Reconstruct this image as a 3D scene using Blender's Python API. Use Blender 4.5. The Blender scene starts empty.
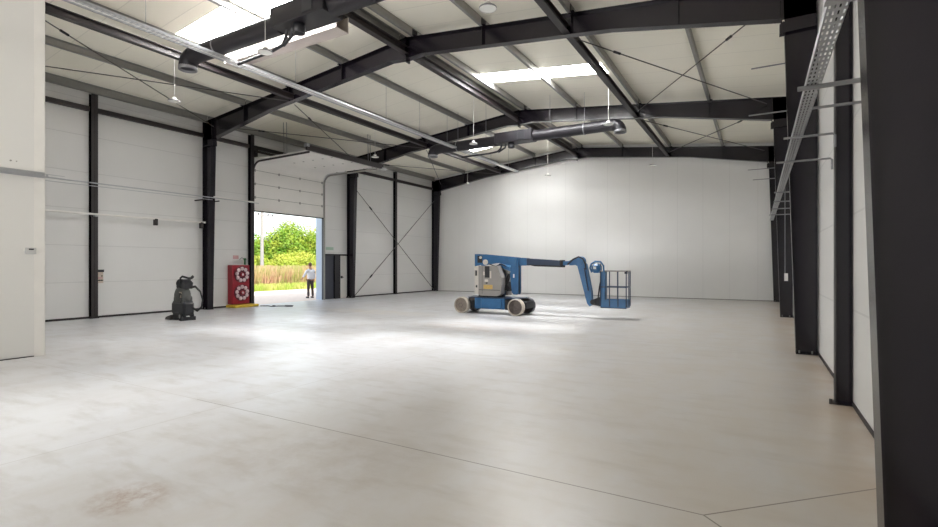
import bpy, math, random
from mathutils import Vector, Matrix
random.seed(7)
PI = math.pi
sc = bpy.context.scene
COL = sc.collection

# ------------------------------------------------------------------ helpers
class MB:
    """collects shapes and links them as one mesh object"""
    def __init__(s): s.v = []; s.f = []; s.sm = []
    def add(s, vs, fs, smooth=False):
        n = len(s.v); s.v += [tuple(v) for v in vs]
        for f in fs: s.f.append(tuple(i + n for i in f)); s.sm.append(smooth)
        return s
    def box(s, x0, x1, y0, y1, z0, z1):
        vs = [(x0,y0,z0),(x1,y0,z0),(x1,y1,z0),(x0,y1,z0),(x0,y0,z1),(x1,y0,z1),(x1,y1,z1),(x0,y1,z1)]
        return s.add(vs, [(0,3,2,1),(4,5,6,7),(0,1,5,4),(1,2,6,5),(2,3,7,6),(3,0,4,7)])
    def bbox(s, x0, x1, y0, y1, z0, z1, b=.01):
        """box with chamfered edges"""
        c = [((x0,x1)[i], (y0,y1)[j], (z0,z1)[k]) for i in (0,1) for j in (0,1) for k in (0,1)]
        import itertools
        vs = []; idx = {}
        for i in (0,1):
            for j in (0,1):
                for k in (0,1):
                    p = [(x0,x1)[i], (y0,y1)[j], (z0,z1)[k]]
                    sg = [1-2*i, 1-2*j, 1-2*k]
                    for a in range(3):      # vertex lying on the face normal to axis a
                        q = list(p)
                        for o in range(3):
                            if o != a: q[o] += sg[o]*b
                        idx[(i,j,k,a)] = len(vs); vs.append(tuple(q))
        fs = []
        for a in range(3):
            o = [t for t in range(3) if t != a]
            for side in (0,1):
                r = []
                for (p_, q_) in ((0,0),(1,0),(1,1),(0,1)):
                    t = [0,0,0]; t[a] = side; t[o[0]] = p_; t[o[1]] = q_
                    r.append(idx[(t[0],t[1],t[2],a)])
                flip = (side == 0) != (a == 1)
                fs.append(tuple(reversed(r)) if flip else tuple(r))
        for a in range(3):                  # edges along axis a
            o = [t for t in range(3) if t != a]
            for p_ in (0,1):
                for q_ in (0,1):
                    t0 = [0,0,0]; t0[o[0]] = p_; t0[o[1]] = q_; t1 = list(t0); t1[a] = 1
                    fs.append((idx[(*t0,o[0])], idx[(*t1,o[0])], idx[(*t1,o[1])], idx[(*t0,o[1])]))
        for i in (0,1):
            for j in (0,1):
                for k in (0,1): fs.append((idx[(i,j,k,0)], idx[(i,j,k,1)], idx[(i,j,k,2)]))
        return s.add(vs, fs)
    def prism(s, pts, axis, a0, a1):
        """pts: 2D polygon in the two other axes; extruded along axis from a0 to a1"""
        n = len(pts)
        def P(p, a):
            return {'x': (a,p[0],p[1]), 'y': (p[0],a,p[1]), 'z': (p[0],p[1],a)}[axis]
        vs = [P(p,a0) for p in pts] + [P(p,a1) for p in pts]
        fs = [tuple(range(n))[::-1], tuple(range(n,2*n))] + [(i,(i+1)%n,n+(i+1)%n,n+i) for i in range(n)]
        return s.add(vs, fs)
    def tube(s, pts, r, n=8, caps=True, radii=None):
        pts = [Vector(p) for p in pts]; m = len(pts)
        rings = []; up = None
        for i, p in enumerate(pts):
            d = (pts[min(i+1,m-1)] - pts[max(i-1,0)]).normalized()
            if up is None:
                up = Vector((0,0,1)) if abs(d.z) < .9 else Vector((1,0,0))
            a = d.cross(up).normalized(); b = a.cross(d).normalized(); up = b
            rr = radii[i] if radii else r
            rings.append([p + a*math.cos(2*PI*k/n)*rr + b*math.sin(2*PI*k/n)*rr for k in range(n)])
        vs = [v for R in rings for v in R]
        fs = [(i*n+k, i*n+(k+1)%n, (i+1)*n+(k+1)%n, (i+1)*n+k) for i in range(m-1) for k in range(n)]
        s.add(vs, fs, True)
        if caps:
            s.add(rings[0], [tuple(range(n))[::-1]]); s.add(rings[-1], [tuple(range(n))])
        return s
    def cyl(s, c, axis, r, h, n=24, r2=None):
        c = Vector(c); a = {'x':Vector((1,0,0)),'y':Vector((0,1,0)),'z':Vector((0,0,1))}[axis]
        return s.tube([c - a*h/2, c + a*h/2], r, n, radii=[r, r2 if r2 is not None else r])
    def lathe(s, prof, c=(0,0,0), axis='z', n=28):
        """prof: list of (r, h)"""
        vs = []
        for r, h in prof:
            for k in range(n):
                x, y = r*math.cos(2*PI*k/n), r*math.sin(2*PI*k/n)
                p = {'z':(x,y,h),'y':(x,h,y),'x':(h,x,y)}[axis]
                vs.append((c[0]+p[0], c[1]+p[1], c[2]+p[2]))
        m = len(prof)
        s.add(vs, [(i*n+k, i*n+(k+1)%n, (i+1)*n+(k+1)%n, (i+1)*n+k) for i in range(m-1) for k in range(n)], True)
        return s
    def blob(s, c, rx, ry, rz, n=14, m=10):
        prof = [(math.sin(PI*i/m), -math.cos(PI*i/m)) for i in range(m+1)]
        vs = [(c[0]+rx*r*math.cos(2*PI*k/n), c[1]+ry*r*math.sin(2*PI*k/n), c[2]+rz*h) for r, h in prof for k in range(n)]
        s.add(vs, [(i*n+k, i*n+(k+1)%n, (i+1)*n+(k+1)%n, (i+1)*n+k) for i in range(m) for k in range(n)], True)
        return s
    def quad(s, a, b, c, d): return s.add([a,b,c,d], [(0,1,2,3)])
    def build(s, name, mat, parent=None, loc=None):
        me = bpy.data.meshes.new(name)
        off = Vector((0,0,0))
        if parent is not None: off = Vector(parent.get('_o', (0,0,0)))
        elif loc is not None: off = Vector(loc)
        me.from_pydata([tuple(Vector(v) - off) for v in s.v], [], s.f)
        me.polygons.foreach_set('use_smooth', s.sm)
        me.update(); me.validate()
        import bmesh as _b
        bm = _b.new(); bm.from_mesh(me); _b.ops.recalc_face_normals(bm, faces=bm.faces); bm.to_mesh(me); bm.free()
        if isinstance(mat, (list, tuple)):
            for m_ in mat: me.materials.append(m_)
        else: me.materials.append(mat)
        o = bpy.data.objects.new(name, me); COL.objects.link(o)
        if parent is not None:
            o.parent = parent; o['_o'] = tuple(off)
        else:
            o.location = off; o['_o'] = tuple(off)
        return o

def tag(o, label=None, cat=None, group=None, kind=None):
    if label: o['label'] = label
    if cat: o['category'] = cat
    if group: o['group'] = group
    if kind: o['kind'] = kind
    return o
def thing(name, label, cat, loc=(0,0,0), group=None):
    o = bpy.data.objects.new(name, None); COL.objects.link(o)
    o.location = loc; o['_o'] = tuple(loc); o.empty_display_size = .1
    return tag(o, label, cat, group)
def struct(name, mb, mat, parent=None, label=None):
    o = mb.build(name, mat, parent)
    if parent is None: o['kind'] = 'structure'
    if label: o['label'] = label
    return o

# ------------------------------------------------------------------ materials
def newmat(name):
    m = bpy.data.materials.new(name); m.use_nodes = True
    nt = m.node_tree; b = nt.nodes['Principled BSDF']
    return m, nt, b
def mix(nt, fac, a, b, bt='MIX'):
    n = nt.nodes.new('ShaderNodeMix'); n.data_type = 'RGBA'; n.blend_type = bt
    for sock, val in ((n.inputs[0],fac),(n.inputs[6],a),(n.inputs[7],b)):
        if hasattr(val, 'is_output') : nt.links.new(val, sock)
        elif isinstance(val, (tuple,list)): sock.default_value = (*val[:3],1)
        else: sock.default_value = val
    return n.outputs[2]
def mth(nt, op, a, b=0.0, c=None):
    n = nt.nodes.new('ShaderNodeMath'); n.operation = op
    for i, val in enumerate((a,b) if c is None else (a,b,c)):
        if hasattr(val, 'is_output'): nt.links.new(val, n.inputs[i])
        else: n.inputs[i].default_value = val
    return n.outputs[0]
def noise(nt, scale, detail=4, vec=None, rough=.5):
    n = nt.nodes.new('ShaderNodeTexNoise'); n.inputs['Scale'].default_value = scale
    n.inputs['Detail'].default_value = detail; n.inputs['Roughness'].default_value = rough
    if vec is not None: nt.links.new(vec, n.inputs['Vector'])
    return n.outputs['Fac']
def objco(nt): return nt.nodes.new('ShaderNodeTexCoord').outputs['Object']
def mapping(nt, vec, scale=(1,1,1), loc=(0,0,0), rot=(0,0,0)):
    n = nt.nodes.new('ShaderNodeMapping'); nt.links.new(vec, n.inputs[0])
    n.inputs['Scale'].default_value = scale; n.inputs['Location'].default_value = loc; n.inputs['Rotation'].default_value = rot
    return n.outputs[0]
def rng(nt, v, a, b, c=0., d=1.):
    n = nt.nodes.new('ShaderNodeMapRange'); nt.links.new(v, n.inputs[0])
    for i, x in enumerate((a,b,c,d)): n.inputs[i+1].default_value = x
    return n.outputs[0]
def bump(nt, b, h, strength=.2, dist=.01):
    n = nt.nodes.new('ShaderNodeBump'); n.inputs['Strength'].default_value = strength; n.inputs['Distance'].default_value = dist
    nt.links.new(h, n.inputs['Height']); nt.links.new(n.outputs[0], b.inputs['Normal'])
def simple(name, col, rough=.5, metal=0., var=.12, scale=4., bstr=0.05):
    m, nt, b = newmat(name); v = objco(nt)
    n = noise(nt, scale, 5, v)
    dark = tuple(c*(1-var) for c in col); light = tuple(min(1,c*(1+var)) for c in col)
    nt.links.new(mix(nt, n, dark, light), b.inputs['Base Color'])
    b.inputs['Roughness'].default_value = rough; b.inputs['Metallic'].default_value = metal
    if bstr: bump(nt, b, noise(nt, scale*12, 3, v), bstr, .005)
    return m
def panelled(name, col, axis, pitch, rough=.45, line=.012, depth=.5, wob=0., var=.04, mid=None, linedark=.72):
    """painted metal sandwich panels with joints every `pitch` metres along one axis"""
    m, nt, b = newmat(name); v = objco(nt)
    sp = nt.nodes.new('ShaderNodeSeparateXYZ'); nt.links.new(v, sp.inputs[0])
    f = mth(nt, 'FRACT', mth(nt, 'DIVIDE', mth(nt,'ADD',sp.outputs[axis],100*pitch), pitch))
    d = mth(nt, 'ABSOLUTE', mth(nt, 'SUBTRACT', f, .5))
    ln = mth(nt, 'GREATER_THAN', d, .5 - line/pitch)
    base = mix(nt, noise(nt, .8, 4, v), tuple(c*(1-var) for c in col), tuple(min(1,c*(1+var)) for c in col))
    nt.links.new(mix(nt, ln, base, tuple(c*linedark for c in col)), b.inputs['Base Color'])
    b.inputs['Roughness'].default_value = rough
    h = mth(nt, 'MULTIPLY', ln, -1.)
    if mid:
        g = mth(nt, 'FRACT', mth(nt, 'DIVIDE', mth(nt,'ADD',sp.outputs[axis],100*mid), mid))
        h = mth(nt, 'ADD', h, mth(nt, 'MULTIPLY', mth(nt,'GREATER_THAN', mth(nt,'ABSOLUTE',mth(nt,'SUBTRACT',g,.5)), .44), -.25))
    bump(nt, b, h, depth, .01)
    return m

M = {}
M['wall'] = panelled('white_sandwich_panel', (.68,.675,.66), 2, 1.12, rough=.5, linedark=.86)
M['gable'] = panelled('gable_panel', (.76,.755,.74), 0, 1.14, rough=.62, linedark=.9, depth=.3, line=.010)
M['partition'] = panelled('partition_panel', (.70,.69,.66), 2, 50., rough=.5)
M['roof'] = panelled('roof_panel', (.90,.865,.75), 1, 1.0, rough=.5, linedark=.86, mid=.25, depth=.3)
M['steel'] = simple('dark_painted_steel', (.010,.0072,.0125), .2, 0, .2, 3)
M['steel_brown'] = simple('dark_brown_steel', (.024,.018,.018), .5, 0, .2, 3)
M['galv'] = simple('galvanised_purlin', (.30,.295,.275), .45, .35, .12, 5)
M['galvb'] = simple('bright_galvanised', (.46,.47,.485), .38, .7, .12, 14)
M['rod'] = simple('bracing_rod', (.06,.052,.048), .5, .2)
M['rodg'] = simple('grey_rod', (.26,.26,.27), .4, .6)
M['whitep'] = simple('white_plastic', (.74,.73,.70), .45, 0, .04)
M['whitem'] = simple('white_painted_metal', (.76,.74,.70), .4, 0, .05)
M['trunk'] = simple('dusty_white_metal', (.60,.53,.49), .5, 0, .06)
M['duct'] = simple('black_duct', (.009,.0075,.011), .45, 0, .2, 3)
M['black'] = simple('black_rubber', (.018,.018,.02), .6, 0, .25, 9)
M['blackg'] = simple('black_plastic', (.022,.022,.026), .35, 0, .3, 6)
M['doorpanel'] = simple('door_panel_white', (.76,.74,.70), .5, 0, .05, 2)
M['darkgrey'] = simple('dark_grey_door', (.05,.055,.075), .45, 0, .1)
M['blue'] = simple('lift_blue_paint', (.022,.12,.28), .38, 0, .22, 5)
M['bluedark'] = simple('lift_dark_boom', (.018,.038,.085), .35, 0, .3, 5)
M['greybody'] = simple('lift_grey_cover', (.30,.285,.27), .45, 0, .12, 4)
M['lightbody'] = simple('lift_counterweight', (.62,.58,.53), .5, 0, .08, 4)
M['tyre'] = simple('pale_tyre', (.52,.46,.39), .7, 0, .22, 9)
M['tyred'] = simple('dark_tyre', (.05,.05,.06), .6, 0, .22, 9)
M['hub'] = simple('wheel_hub', (.11,.09,.08), .5, .3, .3, 9)
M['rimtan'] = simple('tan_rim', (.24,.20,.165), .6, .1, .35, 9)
M['yellow'] = simple('yellow_paint', (.66,.46,.04), .5, 0, .25, 8)
M['orange'] = simple('yellow_decal', (.58,.38,.12), .5, 0, .3, 20)
M['red'] = simple('red_cabinet', (.30,.012,.025), .38, 0, .2, 4)
M['reelw'] = simple('pale_pink_hose', (.66,.52,.54), .55, 0, .2, 15)
M['reeld'] = simple('dark_red_reel', (.13,.02,.035), .5, 0, .3, 9)
M['tank'] = simple('grey_tank', (.075,.078,.075), .45, 0, .3, 6)
M['shirt'] = simple('white_shirt', (.80,.81,.85), .8, 0, .05, 8)
M['trousers'] = simple('brown_trousers', (.075,.055,.05), .8, 0, .15, 8)
M['skin'] = simple('skin', (.50,.27,.18), .6, 0, .08, 8)
M['hair'] = simple('hair', (.16,.08,.045), .7, 0, .3, 20)
M['jamb'] = simple('pale_blue_jamb', (.48,.57,.70), .4, 0, .05, 2)
M['concrete_pole'] = simple('concrete_pole', (.30,.29,.28), .8, 0, .15, 3)
M['green'] = simple('green_enamel', (.03,.14,.05), .5, 0, .2, 9)
M['beige'] = simple('beige_card', (.52,.44,.36), .6, 0, .2, 30)
M['cardred'] = simple('pale_red_sign', (.52,.30,.30), .6, 0, .15, 30)
M['lgreen'] = simple('pale_green_sign', (.36,.50,.40), .6, 0, .1, 30)

def emis(name, col, s):
    m, nt, b = newmat(name)
    b.inputs['Base Color'].default_value = (.8,.8,.8,1); b.inputs['Roughness'].default_value = .4
    b.inputs['Emission Color'].default_value = (*col,1); b.inputs['Emission Strength'].default_value = s
    return m
SKYLIGHT = 16.0
def pane(st=SKYLIGHT):
    m, nt, b = newmat('skylight_pane')
    e = nt.nodes.new('ShaderNodeEmission'); e.inputs[0].default_value = (.98,.985,1,1); e.inputs[1].default_value = st
    t = nt.nodes.new('ShaderNodeBsdfTransparent'); t.inputs[0].default_value = (.9,.9,.9,1)
    a = nt.nodes.new('ShaderNodeAddShader'); nt.links.new(e.outputs[0], a.inputs[0]); nt.links.new(t.outputs[0], a.inputs[1])
    nt.links.new(a.outputs[0], nt.nodes['Material Output'].inputs[0]); return m
M['skylight'] = pane(); M['skylight_far'] = pane(8.5)
M['lens'] = simple('lamp_lens', (.80,.80,.76), .35, 0, .03, 5)

# polished concrete
def concrete():
    m, nt, b = newmat('polished_concrete'); v = objco(nt)
    n1 = noise(nt, .35, 6, v, .6); n2 = noise(nt, 1.6, 8, mapping(nt, v, (1,.55,1), (3,1,0), (0,0,.4)), .65); n3 = noise(nt, 9, 6, v, .6)
    c = mix(nt, rng(nt,n1,.35,.65), (.555,.55,.555), (.57,.58,.605))
    c = mix(nt, rng(nt,n2,.42,.75), c, (.47,.455,.445))
    c = mix(nt, mth(nt,'MULTIPLY',rng(nt,n3,.5,.8),.25), c, (.57,.57,.57))
    # cloudy trowel marks
    w = noise(nt, 2.6, 5, mapping(nt, v, (.5,1.6,1), (9,4,0), (0,0,-.5)), .6)
    c = mix(nt, mth(nt,'MULTIPLY',rng(nt,w,.50,.72),.6), c, (.37,.345,.32))
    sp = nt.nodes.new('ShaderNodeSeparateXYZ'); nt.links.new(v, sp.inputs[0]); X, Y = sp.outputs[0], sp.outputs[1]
    c = mix(nt, mth(nt,'MULTIPLY', rng(nt, X, -5.5, .5, 0., 1.), rng(nt, n2, .3, .6, .3, .7)), c, (.60,.55,.48))  # warmer light of the right side painted into the concrete colour
    def spot(cx, cy, rx, ry, sc_, thr=.5):
        dx = mth(nt,'DIVIDE',mth(nt,'SUBTRACT',X,cx),rx); dy = mth(nt,'DIVIDE',mth(nt,'SUBTRACT',Y,cy),ry)
        d = mth(nt,'ADD',mth(nt,'MULTIPLY',dx,dx),mth(nt,'MULTIPLY',dy,dy))
        return mth(nt,'MULTIPLY', rng(nt,d,1.,0.,0.,1.), rng(nt, noise(nt, sc_, 6, v, .7), thr-.1, thr+.15))
    # rust along the right wall foot
    edge = mth(nt,'MULTIPLY', rng(nt, X, .25, .90, 0., 1.), rng(nt, noise(nt,1.2,5,v), .30,.6))
    c = mix(nt, mth(nt,'MULTIPLY',edge,.6), c, (.38,.25,.13))
    c = mix(nt, mth(nt,'MULTIPLY',spot(-3.85,1.85,.32,.30,9),.75), c, (.24,.13,.07))
    c = mix(nt, mth(nt,'MULTIPLY',spot(-3.4,3.0,1.3,.8,3.2,.5),.45), c, (.37,.32,.27))
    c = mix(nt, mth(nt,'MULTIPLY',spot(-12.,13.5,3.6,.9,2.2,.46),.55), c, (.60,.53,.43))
    c = mix(nt, mth(nt,'MULTIPLY',spot(-13.2,12.8,1.5,.3,3.5,.52),.6), c, (.16,.14,.13))
    c = mix(nt, mth(nt,'MULTIPLY',spot(-9.6,15.2,2.0,.3,3.5,.52),.6), c, (.18,.16,.15))
    c = mix(nt, mth(nt,'MULTIPLY',spot(-6.5,11.5,2.2,1.,2.5,.5),.35), c, (.55,.38,.28))
    # saw cuts
    def hseg(axis_v, at, other, lo, hi, w=.008):
        l = mth(nt,'LESS_THAN', mth(nt,'ABSOLUTE',mth(nt,'SUBTRACT',axis_v,at)), w)
        return mth(nt,'MULTIPLY', l, mth(nt,'MULTIPLY', mth(nt,'GREATER_THAN',other,lo), mth(nt,'LESS_THAN',other,hi)))
    j = hseg(Y, 3.62, X, -5.95, -.31, .006)
    jf = hseg(Y, 3.62, X, -30, -5.95, .006)
    jf = mth(nt,'MAXIMUM', jf, hseg(X, -5.4, Y, -9, 40, .007))
    jf = mth(nt,'MAXIMUM', jf, hseg(Y, 11.1, X, -30, 2, .007))
    jf = mth(nt,'MAXIMUM', jf, hseg(Y, 18.6, X, -30, 2, .007))
    jf = mth(nt,'MAXIMUM', jf, hseg(X, -11.6, Y, -9, 40, .007))
    dg1 = mth(nt,'SUBTRACT', mth(nt,'MULTIPLY',mth(nt,'ADD',X,.31),1.0), mth(nt,'ABSOLUTE',mth(nt,'SUBTRACT',Y,3.62)))
    dg = mth(nt,'MULTIPLY', mth(nt,'LESS_THAN',mth(nt,'ABSOLUTE',dg1),.009), mth(nt,'GREATER_THAN',X,-.32))
    j = mth(nt,'MAXIMUM', j, dg)
    c = mix(nt, mth(nt,'MULTIPLY',jf,.38), c, (.24,.19,.15))
    c = mix(nt, mth(nt,'MULTIPLY',j,.8), c, (.13,.11,.09))
    nt.links.new(c, b.inputs['Base Color'])
    nt.links.new(rng(nt, n1, 0., 1., .28, .38), b.inputs['Roughness'])
    b.inputs['Specular IOR Level'].default_value = .55
    bump(nt, b, mth(nt,'SUBTRACT', mth(nt,'MULTIPLY',noise(nt, 1.8, 6, v, .6),.3), mth(nt,'MULTIPLY',mth(nt,'MAXIMUM',j,jf),.5)), .12, .01)
    return m
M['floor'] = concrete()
def leafmat(name, a, b_, tr=.35):
    m, nt, b = newmat(name); v = objco(nt)
    n = noise(nt, .9, 6, v)
    c = mix(nt, rng(nt,n,.38,.62), a, b_)
    nt.links.new(c, b.inputs['Base Color']); b.inputs['Roughness'].default_value = .6
    t = nt.nodes.new('ShaderNodeBsdfTranslucent'); nt.links.new(c, t.inputs[0])
    ms = nt.nodes.new('ShaderNodeMixShader'); ms.inputs[0].default_value = tr
    nt.links.new(b.outputs[0], ms.inputs[1]); nt.links.new(t.outputs[0], ms.inputs[2])
    nt.links.new(ms.outputs[0], nt.nodes['Material Output'].inputs[0]); return m
M['leaf'] = leafmat('leaf_green', (.14,.30,.02), (.40,.46,.05))
M['leafy'] = leafmat('leaf_yellow', (.36,.46,.05), (.55,.55,.10))
M['weed'] = leafmat('weed_pinkish', (.36,.40,.11), (.62,.40,.27))
M['grass'] = leafmat('grass_blades', (.34,.44,.07), (.52,.52,.16))
M['bark'] = simple('bark', (.12,.08,.05), .8)
M['gravel'] = simple('pale_gravel', (.66,.56,.48), .9, 0, .15, 6, .3)
M['turf'] = simple('dry_turf', (.30,.33,.09), .9, 0, .3, 1.5, .3)

# ------------------------------------------------------------------ dimensions (metres)
XL, XR = -17.81, .964
XM = (XL+XR)/2
SL = .108
F0, FA, FB, FC = 3.63, 11.13, 18.63, 26.13
YB = 26.32           # inner face of the far gable
YR = -7.0            # rear wall behind the camera
YP, XP = 4.0, -11.28 # office partition corner
T = .10
def roofz(x): return 8.14 - SL*abs(x-XM)
def raft_top(x): return 7.93 - SL*abs(x-XM)
def raft_bot(x):
    d = abs(x-XM)
    if d < .55: return 7.44 - SL*d - .1*(1-d/.55)
    if d < 5.6: return 7.44 - SL*d
    return 7.44 - SL*5.6 - (d-5.6)*(7.44-SL*5.6-6.26)/(8.84-5.6)

# ------------------------------------------------------------------ room shell
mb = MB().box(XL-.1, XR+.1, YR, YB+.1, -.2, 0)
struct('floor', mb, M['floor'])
DY0, DY1, DZ = 13.12, 16.92, 5.85       # overhead door opening
NY0, NY1, NZ = 17.04, 18.50, 2.13       # side door opening
mb = MB()
X0 = XL-.15
mb.box(X0, XL, YR, DY0, 0, 7.13)
mb.box(X0, XL, DY0, DY1, DZ, 7.13)
mb.box(X0, XL, DY1, NY0, 0, 7.13)
mb.box(X0, XL, NY0, NY1, NZ, 7.13)
mb.box(X0, XL, NY1, YB, 0, 7.13)
struct('wall_left', mb, M['wall'])
struct('wall_right', MB().box(XR, XR+.15, YR, YB, 0, 7.13), M['wall'])
gp = [(XL-.15,0),(XR+.15,0),(XR+.15,7.12),(XM,8.14),(XL-.15,7.12)]
struct('wall_back', MB().prism(gp, 'y', YB, YB+.15), M['gable'])
# rear wall with an added opening for fill light (behind the camera)
RX0, RX1, RZ = -10.6, -4.6, 5.2
mb = MB().box(XL-.15, RX0, YR-.15, YR, 0, 7.1).box(RX1, XR+.15, YR-.15, YR, 0, 7.1).box(RX0, RX1, YR-.15, YR, RZ, 7.1)
mb.prism([(XL-.15,7.1),(XR+.15,7.1),(XM,8.13)], 'y', YR-.15, YR)
struct('wall_rear', mb, M['gable'])
# office partition
def slope_box(mb, x0, x1, y0, y1):
    mb.prism([(x0,0),(x1,0),(x1,roofz(x1)),(x0,roofz(x0))], 'y', y0, y1); return mb
mb = MB(); slope_box(mb, XP-.1, XP, YR, YP); slope_box(mb, XL, XP-.1, YP-.1, YP)
pw = struct('wall_office', mb, M['partition'])
# corner flashing and joint of the partition
mb = MB(); slope_box(mb, XP, XP+.006, YP-.155, YP+.004); slope_box(mb, XP-.15, XP+.006, YP, YP+.006)
struct('corner_flashing', mb, M['whitem'], pw)
mb = MB().box(XP, XP+.02, YR, YP-.16, 0, .015)
struct('base_seal', mb, M['steel_brown'], pw)

# roof, with translucent strips
SKY = [('L', 7.38, 8.30, -13.05, -8.9), ('R', 14.82, 15.72, -8.25, -4.05), ('L', 22.1, 23.0, -13.05, -8.9), ]
mb = MB()
for side in 'LR':
    xa, xb = (XL-.2, XM) if side == 'L' else (XM, XR+.2)
    holes = sorted([h for h in SKY if h[0] == side], key=lambda h: h[1])
    def strip(x0, x1, y0, y1):
        mb.prism([(x0,roofz(x0)),(x1,roofz(x1)),(x1,roofz(x1)+.12),(x0,roofz(x0)+.12)], 'y', y0, y1)
    y = YR-.15
    for h in holes:
        strip(xa, xb, y, h[1]); strip(xa, h[3], h[1], h[2]); strip(h[4], xb, h[1], h[2]); y = h[2]
    strip(xa, xb, y, YB+.15)
struct('ceiling', mb, M['roof'])
for i, h in enumerate(SKY):
    m2 = MB(); x0, x1 = h[3], h[4]
    m2.prism([(x0,roofz(x0)+.004),(x1,roofz(x1)+.004),(x1,roofz(x1)+.012),(x0,roofz(x0)+.012)], 'y', h[1], h[2])
    o = struct('window_%d' % (i+1), m2, M['skylight_far' if h[1] > 20 else 'skylight'])
    cv_ = MB()      # unseen lid on a curb, added to keep the sun off the panes
    cv_.prism([(x0,roofz(x0)+.5),(x1,roofz(x1)+.5),(x1,roofz(x1)+.52),(x0,roofz(x0)+.52)], 'y', h[1]-.1, h[2]+.1)
    cv_.prism([(x0,roofz(x0)+.12),(x1,roofz(x1)+.12),(x1,roofz(x1)+.5),(x0,roofz(x0)+.5)], 'y', h[1]-.1, h[1]-.07)
    cv_.prism([(x0,roofz(x0)+.12),(x1,roofz(x1)+.12),(x1,roofz(x1)+.5),(x0,roofz(x0)+.5)], 'y', h[2]+.07, h[2]+.1)
    for xx in (x0-.03, x1): cv_.box(xx, xx+.03, h[1]-.1, h[2]+.1, roofz(xx)+.1, roofz(xx)+.52)
    cv_.build('sun_block_lid', M['whitem'], o)

# trims: base flashings
def trim(name, mb, m='steel_brown'): return struct(name, mb, M[m])
mb = MB()
for a, b in ((YP, DY0-.2), (NY1, YB)): mb.box(XL, XL+.03, a, b, 0, .06)
trim('baseboard_left', mb)
trim('baseboard_right', MB().box(XR-.012, XR, YR, YB, 0, .05))
trim('baseboard_back', MB().box(XL+.03, XR-.03, YB-.03, YB, 0, .04), 'galv')

# ------------------------------------------------------------------ steel frame
FN = {F0:'nearest', FA:'second', FB:'third', FC:'farthest'}
def column(y, side, label):
    sx = 1 if side == 'L' else -1          # towards the hall
    xo = (XL+.02) if side == 'L' else (XR-.02)
    wb, wt = (abs(XR-.61), abs(XR-.40)) if side == 'R' else (.36, .56)
    t = thing('steel_column', label, 'column', (xo + sx*wb/2, y, 0), 'tapered steel frame columns')
    zt = 6.95
    z0 = .02
    xi0, xi1 = xo + sx*(wb-.02), xo + sx*(wt-.02)
    hw = .10
    MB().prism([(xo+sx*.012,z0),(xi0-sx*.012,z0),(xi1-sx*.012,zt),(xo+sx*.012,zt)], 'y', y-.006, y+.006).build('web', M['steel'], t)
    MB().box(min(xo,xo+sx*.012), max(xo,xo+sx*.012), y-hw, y+hw, z0, zt).build('outer_flange', M['steel'], t)
    zk = 6.2
    xk = xi0 + (xi1-xi0)*zk/zt
    MB().prism([(xi0,z0),(xk,zk),(xk-sx*.014,zk),(xi0-sx*.014,z0)], 'y', y-hw, y+hw).build('inner_flange', M['steel'], t)
    MB().box(min(xo,xi0)-.0, max(xo,xi0)+.0, y-hw-.02, y+hw+.02, 0, z0).build('base_plate', M['steel'], t)
    m = MB()
    for dx in (.08, .28):
        for dy in (-.06,.06): m.cyl((xo+sx*dx, y+dy, .04), 'z', .014, .05, 6)
    m.build('anchor_bolts', M['galv'], t)
    # horizontal stiffener and projecting nose at the knee
    m = MB(); za = 6.02
    m.prism([(xo,za),(xk+sx*.07,za-.02),(xk+sx*.07,za+.15),(xk,za+.2),(xk,za+.05),(xo,za+.03)], 'y', y-hw*.9, y+hw*.9)
    m.build('knee_stiffener', M['steel'], t)
    return t
for y, side, lab in [
    (F0,'R','large dark steel column nearest the camera at the right edge of the photo'),
    (FA,'R','dark tapered steel column on right wall, second from the camera, beyond the slim post'),
    (FB,'R','dark tapered steel column on right wall, third from the camera, with a white box'),
    (FC,'R','dark tapered steel column in the far right corner of the hall'),
    (FA,'L','dark steel column on left wall between the black floor scrubber and the red cabinet'),
    (FB,'L','dark steel column on left wall just right of the dark side door'),
    (FC,'L','dark steel column in the far left corner of the hall')]:
    column(y, side, lab)

def rafter(y, side, label):
    sx = 1 if side == 'R' else -1
    xe = XM + sx*9.36; xk = XM + sx*8.78
    t = thing('roof_rafter', label, 'rafter', (XM + sx*4.5, y, 7.), 'dark steel rafters of the portal frames')
    n = [0, .55, 5.6, 8.80]
    top = [(XM+sx*d, raft_top(XM+sx*d)-.012) for d in (0, 9.36)]
    bot = [(XM+sx*d, raft_bot(XM+sx*d)+.012) for d in n]
    MB().prism([top[0], top[1], (xe, raft_bot(bot[-1][0])+.012)] + bot[::-1], 'y', y-.006, y+.006).build('web', M['steel'], t)
    MB().prism([(XM,raft_top(XM)-.014),(xe,raft_top(xe)-.014),(xe,raft_top(xe)),(XM,raft_top(XM))], 'y', y-.1, y+.1).build('top_flange', M['steel'], t)
    m = MB()
    for i in range(3):
        (xa, za), (xb, zb) = bot[i], bot[i+1]
        m.prism([(xa,za),(xb,zb),(xb,zb-.014),(xa,za-.014)], 'y', y-.1, y+.1)
    m.build('bottom_flange', M['steel'], t)
    m = MB().box(min(XM,XM+sx*.02), max(XM,XM+sx*.02), y-.1, y+.1, 7.26, 7.95)
    m.build('ridge_end_plate', M['steel'], t)
    xp = XM+sx*8.80
    m = MB().box(min(xp,xp+sx*.02), max(xp,xp+sx*.02), y-.1, y+.1, 6.2, raft_top(xp))
    m.build('knee_end_plate', M['steel'], t)
    for d in (2.4, 4.72, 7.0):
        x = XM+sx*d
        MB().box(x-.006, x+.006, y-.095, y-.006, raft_bot(x)+.01, raft_top(x)-.01).build('stiffener', M['steel'], t)
    return t
for y in (FA, FB, FC):
    for s in 'LR':
        rafter(y, s, 'dark steel rafter of the %s frame, %s roof slope' % ({FA:'nearest visible', FB:'middle', FC:'farthest'}[y], {'L':'left','R':'right'}[s]))

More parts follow.
